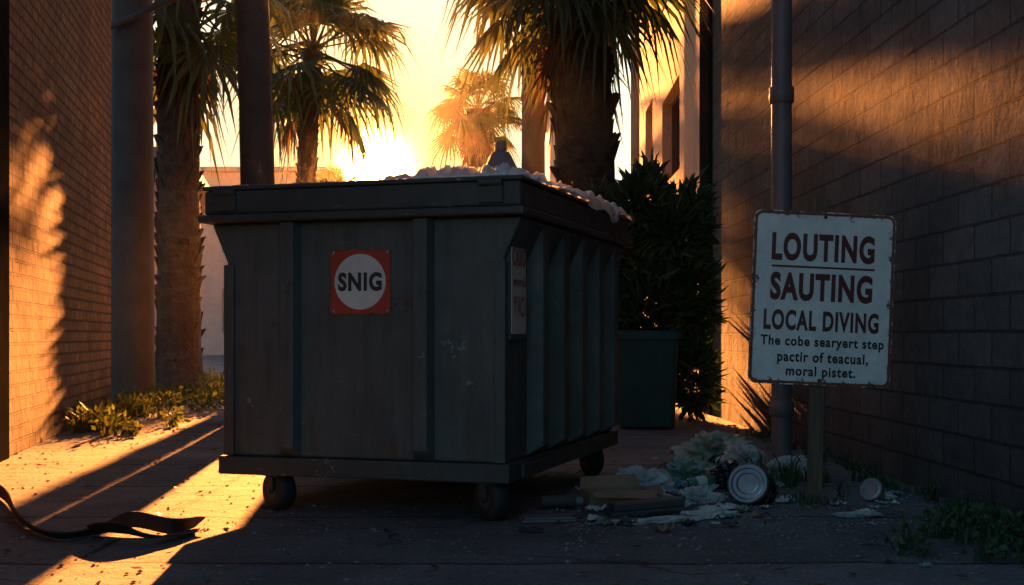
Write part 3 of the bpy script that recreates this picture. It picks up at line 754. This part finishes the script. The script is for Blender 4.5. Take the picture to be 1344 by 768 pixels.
# ------------------------------------------------------------ green bin
M_bin=simple('green_bin_plastic',(.01,.055,.05),(.018,.078,.07),4,.6,0,.3,.005,None,.3)
bn=thing('wheeled_bin','dark green ribbed plastic bin beneath shrub','bin',(1.3,12.55,0),(0,0,R(-4)))
m=MB()
t0,t1=.265,.295
def rr4(h,z,r=.06):
    return [(x,y,z) for x,y in rrect(h,h,r,5)]
lo=rr4(t0,.03); hi=rr4(t1,.86); n_=len(lo)
m.add(lo+hi,[(i,(i+1)%n_,(i+1)%n_+n_,i+n_) for i in range(n_)]+[tuple(range(n_-1,-1,-1)),tuple(range(n_,2*n_))])
m.obj('bin_body',M_bin,bn,40)
for q in (-.13,0,.13):
    m=MB(); m.add([(q-.018,-t0-.012,.1),(q+.018,-t0-.012,.1),(q+.022,-t1-.010,.8),(q-.022,-t1-.010,.8),(q-.018,-t0+.01,.1),(q+.018,-t0+.01,.1),(q+.022,-t1+.01,.8),(q-.022,-t1+.01,.8)],[(0,1,2,3),(0,3,7,4),(1,5,6,2),(0,4,5,1)])
    m.obj('rib',M_bin,bn)
m=MB(); a_=rr4(.32,.862,.08); b_=rr4(.32,.91,.08); c_=rr4(.27,.945,.08)
m.add(a_+b_+c_,[(i,(i+1)%n_,(i+1)%n_+n_,i+n_) for i in range(n_)]+[(i+n_,(i+1)%n_+n_,(i+1)%n_+2*n_,i+2*n_) for i in range(n_)]+[tuple(range(n_-1,-1,-1)),tuple(range(2*n_,3*n_))]); m.obj('lid',M_bin,bn,40)
for q in (-.22,.22):
    m=MB(); m.lathe([(.08,-.03),(.08,.03)],20,Matrix.Translation((q,.2,.08))@Matrix.Rotation(R(90),4,'Y')); m.obj('wheel',M_rubber,bn,50)

# ------------------------------------------------------------ strap on ground
def ribbon(mb,pts,w,th,roll):
    pts=[Vector(p) for p in pts]; n=len(pts); vs_=[];fs=[]
    for i,p in enumerate(pts):
        t=(pts[min(i+1,n-1)]-pts[max(i-1,0)]).normalized(); s=t.cross(Vector((0,0,1))).normalized(); u=s.cross(t)
        a=roll[i]; s2=s*math.cos(a)+u*math.sin(a); u2=-s*math.sin(a)+u*math.cos(a)
        lift=Vector((0,0,abs(math.sin(a))*w/2))
        for q in (s2*w/2+u2*th/2,s2*w/2-u2*th/2,-s2*w/2-u2*th/2,-s2*w/2+u2*th/2): vs_.append(p+q+lift+Vector((0,0,th)))
    for i in range(n-1):
        for k_ in range(4): l=(k_+1)%4; fs.append((i*4+k_,i*4+l,(i+1)*4+l,(i+1)*4+k_))
    fs.append((0,1,2,3)); fs.append(((n-1)*4+3,(n-1)*4+2,(n-1)*4+1,(n-1)*4))
    mb.add(vs_,fs)
def spl(ctrl,n=12):
    out=[]; c=[ctrl[0]]+list(ctrl)+[ctrl[-1]]
    c=[Vector(p) for p in c]
    for i in range(1,len(c)-2):
        for k_ in range(n):
            t=k_/n; p0,p1,p2,p3=c[i-1:i+3]
            out.append(.5*((2*p1)+(-p0+p2)*t+(2*p0-5*p1+4*p2-p3)*t*t+(-p0+3*p1-3*p2+p3)*t**3))
    out.append(c[-2]); return out
pts=spl([gp(-60,640),gp(0,655),gp(25,690),gp(70,710),gp(130,704),(gp(175,700)[0],gp(175,700)[1],.02),gp(225,703),gp(262,694)])
m=MB(); ribbon(m,pts,.075,.006,[1.0+.5*math.sin(i*.12) for i in range(len(pts))])
pts=spl([(gp(120,706)[0],gp(120,706)[1],.02),(gp(160,712)[0],gp(160,712)[1],.03),(gp(200,715)[0],gp(200,715)[1],.02),(gp(262,700)[0],gp(262,700)[1],.01)])
ribbon(m,pts,.06,.006,[.5+.5*math.sin(i*.15) for i in range(len(pts))])
tag(m.obj('rubber_strap',M_rubber,None),'black discarded rubber strap curled on pavement','strap')
